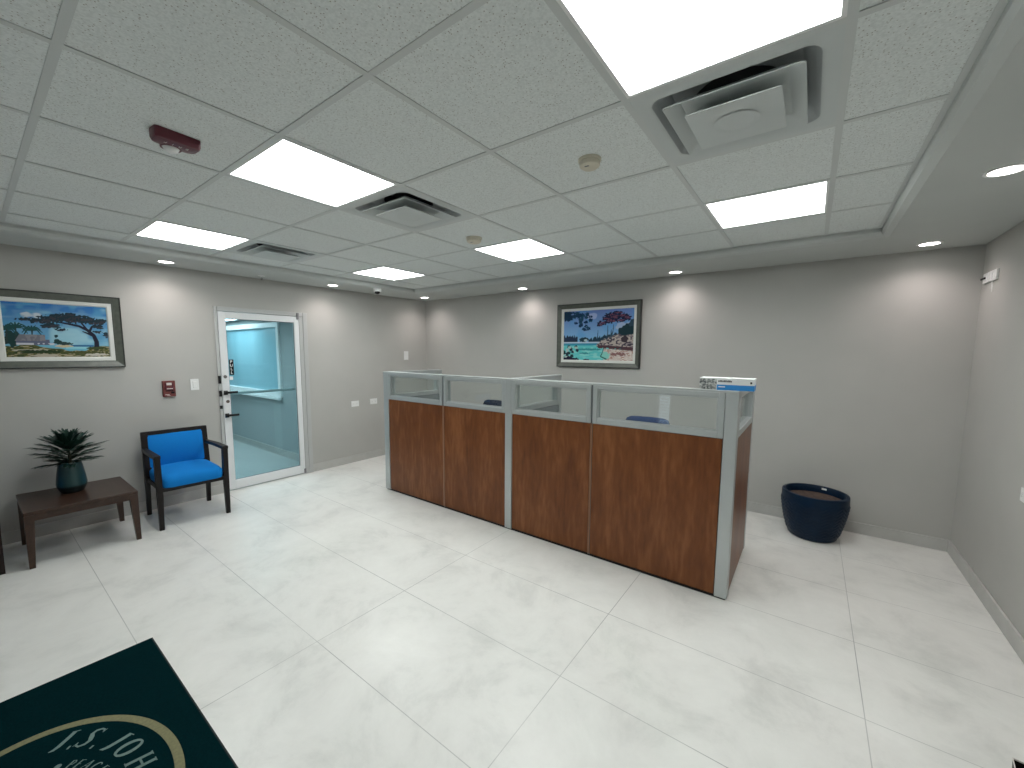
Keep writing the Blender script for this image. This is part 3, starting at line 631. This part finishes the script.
# ------------------------------------------------------------------ reception counter of linked panels
CT = thing('reception_counter', 'long reception counter of cherry wood panels with glazed grey metal tops', 'counter', (-2.08, 2.81, 0))
ox, oy = -2.08, 2.81
Y0, Y1 = 2.775, 2.845           # front panel run
CZ, GB = 1.345, 1.045           # top of glazing, top of the wood
def lb(bm, x0, x1, y0, y1, z0, z1, bev=0): box(bm, x0 - ox, x1 - ox, y0 - oy, y1 - oy, z0, z1, bev)
XE0, XE1 = -3.822, -.335
for x0, x1 in ((XE0, XE0 + .082), (-2.112, -2.040), (-.408, XE1)):
    b = B(); lb(b, x0, x1, Y0 - .001, Y1, .012, CZ, .004); obj('post', b, M['alu'], CT)
bays = [(-3.738, -2.892), (-2.872, -2.114), (-2.038, -1.305), (-1.290, -.410)]
def bay(x0, x1):
    b = B(); lb(b, x0 + .003, x1 - .003, Y0 + .004, Y0 + .024, .022, GB - .004, .002); w = obj('wood_panel', b, M['cherry'], CT)
    b = B(); lb(b, x0 + .003, x1 - .003, Y1 - .022, Y1 - .002, .022, GB - .004); obj('inner_panel', b, M['greyfab'], CT)
    b = B(); lb(b, x0, x1, Y0 + .02, Y1 - .02, .012, GB - .003); obj('panel_core', b, M['alu_dark'], CT)
    b = B(); fw = .034
    lb(b, x0, x0 + fw, Y0, Y1, GB, CZ - .012, .003); lb(b, x1 - fw, x1, Y0, Y1, GB, CZ - .012, .003)
    lb(b, x0 + fw, x1 - fw, Y0, Y1, CZ - .012 - .030, CZ - .012, .003); lb(b, x0 + fw, x1 - fw, Y0, Y1, GB, GB + .040, .003)
    f = obj('glazing_frame', b, M['alu'], CT)
    b = B(); i = fw
    frame_bm(b, x0 + i - ox, x1 - i - ox, GB + .040, CZ - .042, .010, Y0 + .012 - oy, Y0 + .02 - oy); obj('glazing_bead', b, M['alu'], f)
    b = B(); lb(b, x0 + fw - .004, x1 - fw + .004, Y0 + .030, Y0 + .036, GB + .034, CZ - .038); obj('pane', b, M['glass'], f)
for x0, x1 in bays: bay(x0, x1)
b = B()
for x0, x1 in ((XE0, -2.076), (-2.076, -1.2975), (-1.2975, XE1)): lb(b, x0 + .001, x1 - .001, Y0 - .002, Y1 + .002, CZ - .012, CZ + .002, .003)
obj('top_cap', b, M['alu'], CT)
for x in (-2.882, -1.2975):
    b = B(); lb(b, x - .009, x + .009, Y0 + .010, Y1 - .01, .012, CZ - .014); obj('joint_strip', b, M['alu_dark'], CT)
b = B(); lb(b, XE0 + .01, XE1 - .01, Y0 + .012, Y1 - .012, 0, .014); obj('base_rail', b, M['black'], CT)
for x, w_ in ((-2.882, .010), (-1.2975, .006)):
    b = B(); lb(b, x - w_, x + w_, Y0 + .003, Y0 + .012, .022, GB - .004); obj('seam_strip', b, M['seam'], CT)
# side wings
def wing(xc, ye, outer):
    x0, x1 = xc - .035, xc + .035; fw = .038
    b = B(); lb(b, x0, x1, ye - .045, ye, .012, CZ, .004); obj('post', b, M['alu'], CT)
    b = B(); lb(b, x0 + .020, x1 - .020, Y1, ye - .045, .012, GB); obj('panel_core', b, M['alu_dark'], CT)
    for s, (a0, a1) in ((-1, (x0 + .003, x0 + .022)), (1, (x1 - .022, x1 - .003))):
        b = B(); lb(b, a0, a1, Y1 + .004, ye - .049, .022, GB - .004, .002)
        if s == outer: obj('wood_panel', b, M['cherry'], CT)
        else: obj('inner_panel', b, M['greyfab'], CT)
    b = B()
    lb(b, x0, x1, Y1, Y1 + fw, GB, CZ - .012, .003); lb(b, x0, x1, ye - .045 - fw, ye - .046, GB, CZ - .012, .003)
    lb(b, x0, x1, Y1 + fw, ye - .045 - fw, CZ - .046, CZ - .012, .003); lb(b, x0, x1, Y1 + fw, ye - .045 - fw, GB, GB + .045, .003); f = obj('glazing_frame', b, M['alu'], CT)
    b = B(); lb(b, xc - .003, xc + .003, Y1 + fw - .004, ye - .045 - fw + .004, GB + .04, CZ - .04); obj('pane', b, M['glass'], f)
    b = B(); lb(b, x0 - .001, x1 + .001, Y1 + .003, ye + .001, CZ - .012, CZ + .002, .003); obj('top_cap', b, M['alu'], CT)
    b = B(); lb(b, x0 + .012, x1 - .012, Y1, ye - .01, 0, .014); obj('base_rail', b, M['black'], CT)
wing(XE0 + .036, 3.605, -1); wing(-2.076, 3.640, 0); wing(XE1 - .036, 3.66, 1)

# blue and white carton on top
BX = thing('carton', 'flat white and blue printed carton on the right end of the counter top', 'box', (-.413, 2.845, CZ + .002), math.radians(1.5))
hw, hd, hh = .150, .062, .074
b = B(); box(b, -hw, hw, -hd, hd, .001, hh, .0015); obj('carton_body', b, M['paper'], BX)
b = B(); box(b, -hw + .100, hw + .0006, -hd - .0008, hd, .0012, .034); obj('blue_band', b, M['boxblue'], BX)
b = B(); box(b, -hw - .0008, -hw + .098, -hd - .0008, -hd + .02, .003, hh - .006); obj('printed_side', b, M['boxgrey'], BX)
rr = random.Random(5); x = -hw + .106
for k in range(10):
    w_ = .0045 + rr.random() * .002
    b = B(); box(b, x, x + w_, -hd - .0012, -hd, .050, .050 + (.011 if k % 3 else .009)); x += w_ + .0018; obj('print_mark', b, M['print'], BX)
b = B(); box(b, hw - .022, hw - .012, -hd - .0012, -hd, .044, .056); obj('print_mark', b, M['print'], BX)
b = B(); box(b, -hw + .108, -hw + .145, -hd - .0014, -hd, .018, .024); obj('pale_marks', b, M['paper'], BX)
b = B(); loft(b, [[(.0, -hd * .4, hh), (.03, -hd * .6, hh), (.05, hd * .2, hh), (.01, hd * .3, hh)], [(.002, -hd * .3, hh + .003), (.028, -hd * .5, hh + .006), (.046, hd * .1, hh + .004), (.012, hd * .2, hh + .002)]]); obj('tape_flap', b, M['paper'], BX)

# ------------------------------------------------------------------ office chairs behind the counter
def office_chair(label, loc, rz, fab, topz):
    t = thing('office_chair', label, 'office chair', loc, rz, 'office chairs behind the counter')
    b = B(); rings = []
    for z, hx, dy in ((.56, .17, .0), (.62, .195, .005), (.78, .205, .015), (topz - .05, .200, .045), (topz - .015, .185, .052), (topz, .150, .055)):
        th = .030 if z < topz - .01 else .016; ring = []
        for k in range(20):
            a = 2 * PI * k / 20; cx_ = math.copysign(abs(math.cos(a)) ** .5, math.cos(a)); sy_ = math.copysign(abs(math.sin(a)) ** .6, math.sin(a))
            ring.append((hx * cx_, .21 + dy + th * sy_ + .035 * (1 - cx_ ** 2) - .035, z))
        rings.append(ring)
    loft(b, rings); obj('backrest', b, M[fab], t, True)
    b = B(); rings = []
    for z, s in ((.41, .93), (.425, .99), (.455, 1.0), (.475, .95)):
        rings.append([(.235 * s * math.copysign(abs(math.cos(2 * PI * k / 24)) ** .55, math.cos(2 * PI * k / 24)), -.02 + .225 * s * math.copysign(abs(math.sin(2 * PI * k / 24)) ** .55, math.sin(2 * PI * k / 24)), z) for k in range(24)])
    loft(b, rings); obj('seat', b, M[fab], t, True)
    b = B(); tube(b, [(0, .10, .40), (0, .235, .42), (0, .265, .52), (0, .255, .68)], .018, 8); obj('back_support', b, M['black'], t, True)
    for s in (-1, 1):
        b = B(); tube(b, [(s * .20, .02, .405), (s * .265, .02, .42), (s * .275, .02, .52), (s * .275, .02, .63)], .014, 8); box(b, s * .275 - .03, s * .275 + .03, -.12, .13, .63, .655, .01); obj('armrest', b, M['black'], t, True)
    b = B(); tube(b, [(0, 0, .09), (0, 0, .41)], [.03, .022]); obj('gas_lift', b, M['black'], t, True)
    for k in range(5):
        a = 2 * PI * k / 5 + .3; c_, s_ = math.cos(a), math.sin(a)
        b = B(); tube(b, [(0, 0, .10), (.15 * c_, .15 * s_, .085), (.285 * c_, .285 * s_, .066)], [.026, .020, .014], 8); lg = obj('base_leg', b, M['black'], t, True)
        b = B()
        for q in (-1, 1):
            tube(b, [(.285 * c_ - q * .008 * s_, .285 * s_ + q * .008 * c_, .027), (.285 * c_ - q * .02 * s_, .285 * s_ + q * .02 * c_, .027)], .027, 14)
        obj('caster', b, M['black'], lg, True)
office_chair('dark navy office chair behind the left half of the counter', (-2.955, 3.45, 0), math.radians(-6), 'navyfab', 1.005)
office_chair('blue office chair behind the right half of the counter', (-1.145, 3.43, 0), math.radians(4), 'bluefab', .990)

# ------------------------------------------------------------------ guest chairs (local +X is the front)
def guest_chair(label, loc, wm, rz=0):
    t = thing('guest_chair', label, 'chair', loc, rz, 'guest chairs along the left wall')
    for s in (-1, 1):
        y = s * .250
        b = B(); loft(b, [rect(.252, y, 0, .016, .016), rect(.258, y - s * .003, .30, .021, .020), rect(.255, y - s * .002, .45, .023, .021), rect(.262, y, .640, .021, .021)]); obj('leg', b, M[wm], t)
        b = B(); loft(b, [rect(-.275, y * .95, 0, .015, .016), rect(-.240, y * .95, .36, .022, .018), rect(-.238, y * .95, .46, .022, .018), rect(-.268, y * .95, .800, .014, .018)]); obj('leg', b, M[wm], t)
        b = B(); q0, q1 = -.250, .284
        loft(b, [[(q0, y * .97 - .017, .625), (q0, y * .97 + .017, .625), (q0, y * .97 + .017, .655), (q0, y * .97 - .017, .655)],
                 [(.0, y - .022, .634), (.0, y + .022, .634), (.0, y + .022, .662), (.0, y - .022, .662)],
                 [(q1, y - .024, .638), (q1, y + .024, .638), (q1, y + .024, .664), (q1, y - .024, .664)]]); obj('armrest', b, M[wm], t)
    b = B()
    box(b, .238, .272, -.232, .232, .338, .372); box(b, -.250, -.228, -.225, .225, .335, .372)
    for s in (-1, 1): box(b, -.23, .24, s * .232 - .010, s * .232 + .010, .335, .372)
    obj('seat_rail', b, M[wm], t)
    def back_x(z): return -.238 - (z - .46) / .34 * .030
    b = B()
    for z0, z1, w in ((.768, .802, .246), (.430, .462, .225)):
        loft(b, [[(back_x(z0) - .013, -w, z0), (back_x(z0) + .015, -w, z0), (back_x(z1) + .015, -w, z1), (back_x(z1) - .013, -w, z1)], [(back_x(z0) - .013, w, z0), (back_x(z0) + .015, w, z0), (back_x(z1) + .015, w, z1), (back_x(z1) - .013, w, z1)]])
    for s in (-1, 1):
        yy = s * .228; loft(b, [rect(back_x(.44), yy, .44, .016, .022), rect(back_x(.79), yy, .79, .016, .022)])
    obj('back_frame', b, M[wm], t)
    b = B(); rings = []
    for z, th, w in ((.448, .010, .205), (.470, .024, .212), (.62, .030, .212), (.750, .026, .210), (.770, .010, .204)):
        cx_ = back_x(z); rings.append([(cx_ - .010, -w, z), (cx_ + th * .7, -w, z), (cx_ + th, -w + .03, z), (cx_ + th + .004, 0, z), (cx_ + th, w - .03, z), (cx_ + th * .7, w, z), (cx_ - .010, w, z)])
    loft(b, rings); obj('back_cushion', b, M['blue'], t, True)
    b = B(); n = 32; rings = []
    for z, s, dz in ((.362, .90, 0), (.372, .99, 0), (.405, 1.02, .004), (.440, 1.0, .012), (.462, .93, .018), (.470, .80, .020), (.473, .45, .020)):
        ring = []
        for k in range(n):
            a = 2 * PI * k / n; c_ = math.copysign(abs(math.cos(a)) ** .24, math.cos(a)); s_ = math.copysign(abs(math.sin(a)) ** .22, math.sin(a))
            ring.append((.026 + .264 * s * c_, .232 * min(s, 1) * s_, z + dz * (1 - (s_ * s) ** 2) * .8))
        rings.append(ring)
    loft(b, rings); obj('seat_cushion', b, M['blue'], t, True)
    return t
guest_chair('blue upholstered guest chair with dark wooden arms beside the glass door', (-4.722, 1.180, 0), 'espresso', math.radians(-1.5))
guest_chair('dark wooden chair at the left edge of the photo, only one leg in view', (-4.722, -.205, 0), 'redleg', 0)

# ------------------------------------------------------------------ side table with potted plant
T = thing('side_table', 'low square dark wooden side table against the left wall', 'table', (-4.716, .470, 0))
hx, hy, tz = .318, .306, .415
b = B(); box(b, -hx, hx, -hy, hy, tz - .026, tz, .004); obj('tabletop', b, M['mahog'], T)
b = B()
box(b, hx - .030, hx - .010, -hy + .04, hy - .04, tz - .070, tz - .026); box(b, -hx + .010, -hx + .030, -hy + .04, hy - .04, tz - .070, tz - .026)
box(b, -hx + .04, hx - .04, hy - .030, hy - .010, tz - .070, tz - .026); box(b, -hx + .04, hx - .04, -hy + .010, -hy + .030, tz - .070, tz - .026)
obj('apron', b, M['mahog'], T)
for sx in (-1, 1):
    for sy in (-1, 1):
        b = B(); loft(b, [rect(sx * (hx - .017), sy * (hy - .017), 0, .015, .015), rect(sx * (hx - .028), sy * (hy - .027), tz - .05, .026, .025), rect(sx * (hx - .028), sy * (hy - .027), tz - .026, .026, .025)]); obj('leg', b, M['mahog'], T)

PL = thing('potted_plant', 'dark green spiky plant in a tapered teal pot on the side table', 'plant', (-4.80, .452, tz + .0005))
b = B(); lathe(b, [(0, 0), (.062, 0), (.068, .006), (.088, .055), (.090, .072), (.085, .125), (.069, .236), (.065, .246), (.059, .246), (.059, .20), (0, .20)], 48); pt = obj('pot', b, M['teal'], PL, True)
b = B(); lathe(b, [(.0625, .0005), (.0688, .006), (.0865, .0495), (.0887, .055), (.0883, .0565), (.0860, .0565)], 48); ft = obj('pot_foot', b, M['tealdark'], pt, True)
b = B(); lathe(b, [(.059, .206), (.03, .212), (0, .214)], 24); obj('soil', b, M['soil'], PL, True)
def leaf(bm, base, d, L_, w, droop):
    d = Vector(d).normalized(); side = d.cross(Vector((0, 0, 1)));  side = side.normalized() if side.length > 1e-3 else Vector((1, 0, 0))
    pts = []; n = 6; rows = []
    for k in range(n + 1):
        t = k / n; p_ = Vector(base) + d * L_ * t + Vector((0, 0, -droop * t * t)); ww = w * math.sin(PI * min(1, .12 + t * .88)) ** .7 if t < 1 else .0004
        up = side.cross(d) * (.25 * ww)
        rows.append([bm.verts.new(p_ - side * ww + up), bm.verts.new(p_), bm.verts.new(p_ + side * ww + up)])
    for a, b_ in zip(rows, rows[1:]):
        for q in (0, 1): bm.faces.new((a[q], a[q + 1], b_[q + 1], b_[q]))
rr = random.Random(4); nfr = 0
for tier, (z0, nn, el, Ls) in enumerate(((.265, 8, .22, .150), (.30, 8, .34, .185), (.34, 9, .50, .195), (.37, 9, .74, .185), (.39, 7, 1.08, .150))):
    for k in range(nn):
        az = 2 * PI * (k + .4 * tier) / nn + rr.uniform(-.2, .2); e_ = el + rr.uniform(-.1, .1); Lf = Ls * rr.uniform(.85, 1.1)
        d = Vector((math.cos(az) * math.cos(e_), math.sin(az) * math.cos(e_), math.sin(e_))); b = B()
        base = Vector((0, 0, z0 - .04)); tip = base + d * Lf + Vector((0, 0, -.02))
        tube(b, [base, base + d * Lf * .5 + Vector((0, 0, .006)), tip], [.003, .0022, .001], 5)
        sd = d.cross(Vector((0, 0, 1))); sd = sd.normalized() if sd.length > 1e-3 else Vector((1, 0, 0))
        for q in range(9):
            t = .22 + .78 * q / 8; p_ = base + d * Lf * t + Vector((0, 0, .006 * math.sin(PI * t) - .02 * max(0, t - .5)))
            for s in ((-1, 1) if q < 8 else (0,)):
                leaf(b, p_, d * (1.0 + .5 * t) + sd * s * .62 + Vector((0, 0, rr.uniform(-.05, .18))), .080 * (1.05 - .45 * abs(t - .45)) * rr.uniform(.8, 1.15), .0075, .014)
        obj('frond', b, M['leaf'], PL)
b = B(); tube(b, [(0, 0, .20), (.004, .003, .29), (0, 0, .37)], [.014, .011, .006], 8); obj('stem', b, M['stem'], PL, True)

# ------------------------------------------------------------------ planter by the back wall
PT = thing('planter', 'large navy blue glazed planter with soil against the back wall', 'planter', (.100, 4.300, 0))
NB = 14
def scales(a, z):
    # overlapping chevron ribs pressed into the wall
    if z < .03 or z > .335: return 0
    k = (z * 34 + 1.1 * abs(((a / (2 * PI) * NB) % 1) - .5) * 2) % 1
    return .0075 * (1 - k) * min(1, (z - .03) / .03, (.335 - z) / .02)
prof = [(0, 0), (.158, 0), (.170, .008)]
for k in range(1, 56):
    z = .006 + k / 55 * .374; t = z / .38
    prof.append((.170 + .069 * (1 - (1 - t) ** 1.8) - .003 * max(0, (t - .75) / .25) ** 2, z))
prof += [(.234, .388), (.228, .391), (.214, .391), (.209, .385), (.207, .335), (.203, .29), (0, .29)]
b = B(); lathe(b, prof, 168, fn=scales); obj('pot', b, M['navy'], PT, True)
b = B(); lathe(b, [(.2060, .330), (.12, .334), (0, .336)], 40); obj('soil', b, M['soil'], PT, True)
b = B(); a0 = math.radians(76)
rg = [[(.2055 * math.cos(a0 - q * .02), .2055 * math.sin(a0 - q * .02), z) for q in range(10)] for z in (.362, .378)]; loft(b, rg, cap=False, closed=False); obj('label_sticker', b, M['paper'], PT)

# ------------------------------------------------------------------ door mat with emblem
MX0, MX1, MY0, MY1 = -2.805, -1.035, -.505, .500
MT = thing('door_mat', 'dark green door mat with gold oval and pale lettering', 'mat', ((MX0 + MX1) / 2, (MY0 + MY1) / 2, 0))
mx, my = (MX0 + MX1) / 2, (MY0 + MY1) / 2; w2_, h2_ = (MX1 - MX0) / 2, (MY1 - MY0) / 2
b = B(); loft(b, [rect(0, 0, .0005, w2_, h2_), rect(0, 0, .004, w2_, h2_), rect(0, 0, .005, w2_ - .006, h2_ - .006)]); obj('rubber_edge', b, M['rubber'], MT)
b = B(); loft(b, [rect(0, 0, .005, w2_ - .006, h2_ - .006), rect(0, 0, .010, w2_ - .010, h2_ - .010)]); obj('pile', b, M['pile'], MT)
ecx, ecy = -1.940, -.006
b = B(); rings = []
for a_, b_, z in ((.503, .402, .0100), (.503, .402, .0108), (.473, .372, .0108), (.473, .372, .0100)):
    rings.append([(ecx - mx + a_ * math.cos(2 * PI * k / 120), ecy - my + b_ * math.sin(2 * PI * k / 120), z) for k in range(120)])
loft(b, rings, cap=False); obj('oval_ring', b, M['gold'], MT)
# letters: strokes [(x,y,width)...] in a unit-height box
G = {
 'J': (.52, [[(.40, .98, .14), (.37, .60, .14), (.32, .20, .14), (.24, .02, .11), (.10, -.05, .03)], [(.28, .99, .04), (.62, .99, .04)]]),
 'S': (.62, [[(.60, .80, .05), (.52, .95, .06), (.36, .99, .07), (.18, .90, .09), (.16, .72, .12), (.34, .52, .15), (.48, .34, .13), (.46, .13, .10), (.28, .01, .07), (.10, .06, .06), (.02, .22, .05)], [(.60, .78, .03), (.61, .99, .03)], [(.02, .24, .03), (.01, .0, .03)]]),
 'O': (.80, [[(.40 + .33 * math.cos(2 * PI * k / 20), .5 + .48 * math.sin(2 * PI * k / 20), .055 + .085 * abs(math.cos(2 * PI * k / 20))) for k in range(21)]]),
 'H': (.86, [[(.16, 0, .12), (.16, 1, .12)], [(.70, 0, .12), (.70, 1, .12)], [(.16, .52, .06), (.70, .52, .06)], [(.02, .99, .04), (.30, .99, .04)], [(.02, .01, .04), (.30, .01, .04)], [(.56, .99, .04), (.84, .99, .04)], [(.56, .01, .04), (.84, .01, .04)]]),
 'N': (.84, [[(.14, 0, .05), (.14, 1, .05)], [(.12, 1, .13), (.70, 0, .13)], [(.70, 0, .05), (.70, 1, .05)], [(.02, .01, .04), (.26, .01, .04)], [(.58, .99, .04), (.82, .99, .04)]]),
 'P': (.60, [[(.14, 0, .12), (.14, 1, .12)], [(.14, .98, .05), (.40, .96, .08), (.52, .76, .11), (.40, .52, .08), (.14, .50, .05)], [(.02, .01, .04), (.28, .01, .04)]]),
 'E': (.60, [[(.14, 0, .12), (.14, 1, .12)], [(.14, .98, .05), (.54, .98, .05)], [(.14, .52, .05), (.44, .52, .05)], [(.14, .02, .05), (.54, .02, .05)]]),
 'A': (.78, [[(.05, 0, .05), (.40, 1, .06)], [(.40, 1, .13), (.70, 0, .13)], [(.18, .34, .05), (.58, .34, .05)]]),
 'C': (.72, [[(.36 + .32 * math.cos(.7 + 4.9 * k / 14), .5 + .48 * math.sin(.7 + 4.9 * k / 14), .05 + .08 * abs(math.cos(.7 + 4.9 * k / 14))) for k in range(15)]]),
 '.': (.20, [[(.06, .06, .13), (.16, .06, .13)]])}
def letter(bm, ch, ctr, tang, up, h, slant, z):
    wd, strokes = G[ch]; ctr = Vector(ctr); tang = Vector(tang); up = Vector(up)
    for st_ in strokes:
        L_ = [(Vector((x - wd / 2 + slant * (y - .5), y - .5)), w) for x, y, w in st_]; n = len(L_); rows = []
        for k in range(n):
            d = L_[min(k + 1, n - 1)][0] - L_[max(k - 1, 0)][0]; d.normalize(); nrm = Vector((-d.y, d.x)); q = []
            for s in (-1, 1):
                p_ = L_[k][0] + nrm * s * L_[k][1] * (.72 if L_[k][1] > .055 else .55); w_ = ctr + tang * (p_.x * h) + up * (p_.y * h); q.append(bm.verts.new((w_.x - mx, w_.y - my, z)))
            rows.append(q)
        for a, c in zip(rows, rows[1:]): bm.faces.new((a[0], a[1], c[1], c[0]))
def arc(bm, items, a_, b_, h, slant):
    for ch, x, dy in items:
        t = (x - ecx) / a_; y = b_ * math.sqrt(max(0, 1 - t * t)); nn = Vector(((x - ecx) / a_ ** 2, y / b_ ** 2)).normalized(); tg = Vector((nn.y, -nn.x))
        c_ = Vector((x, ecy + y)) + nn * dy; letter(bm, ch, c_, tg, nn, h, slant, .0109)
b = B()
arc(b, [('J', -2.310, 0), ('.', -2.276, -.004), ('S', -2.245, 0), ('.', -2.198, -.004), ('J', -2.140, 0), ('O', -2.064, 0), ('H', -1.953, 0), ('N', -1.848, 0)], .410, .290, .078, .22)
obj('name_lettering', b, M['silver'], MT)
b = B(); arc(b, [('P', -2.150, 0), ('E', -2.128, 0), ('A', -2.099, 0), ('C', -2.065, 0), ('E', -2.030, 0)], .268, .209, .033, .22)
lathe(b, [(.011, .0109), (0, .0110)], 12, c=(-2.178 - mx, .092 - my)); obj('motto_lettering', b, M['silver'], MT)

# ------------------------------------------------------------------ low black bin at the lower right corner
ba = math.radians(-9); bc = Matrix.Rotation(ba, 2) @ Vector((-.110, .090))
BN = thing('waste_bin', 'black box bin with pale rim at the bottom right corner of the photo', 'bin', (.597 - bc.x, 1.893 - bc.y, 0), ba)
b = B(); loft(b, [rect(0, 0, 0, .095, .075), rect(0, 0, .292, .109, .089), rect(0, 0, .296, .107, .087), rect(0, 0, .10, .094, .074)], cap=False); box(b, -.094, .094, -.074, .074, .0, .012); obj('bin_body', b, M['blackmatte'], BN)
b = B(); loft(b, [rect(0, 0, .294, .1095, .0895), rect(0, 0, .300, .1105, .0905), rect(0, 0, .300, .1080, .0880), rect(0, 0, .292, .1070, .0870)], cap=False); obj('rim', b, M['pale'], BN)
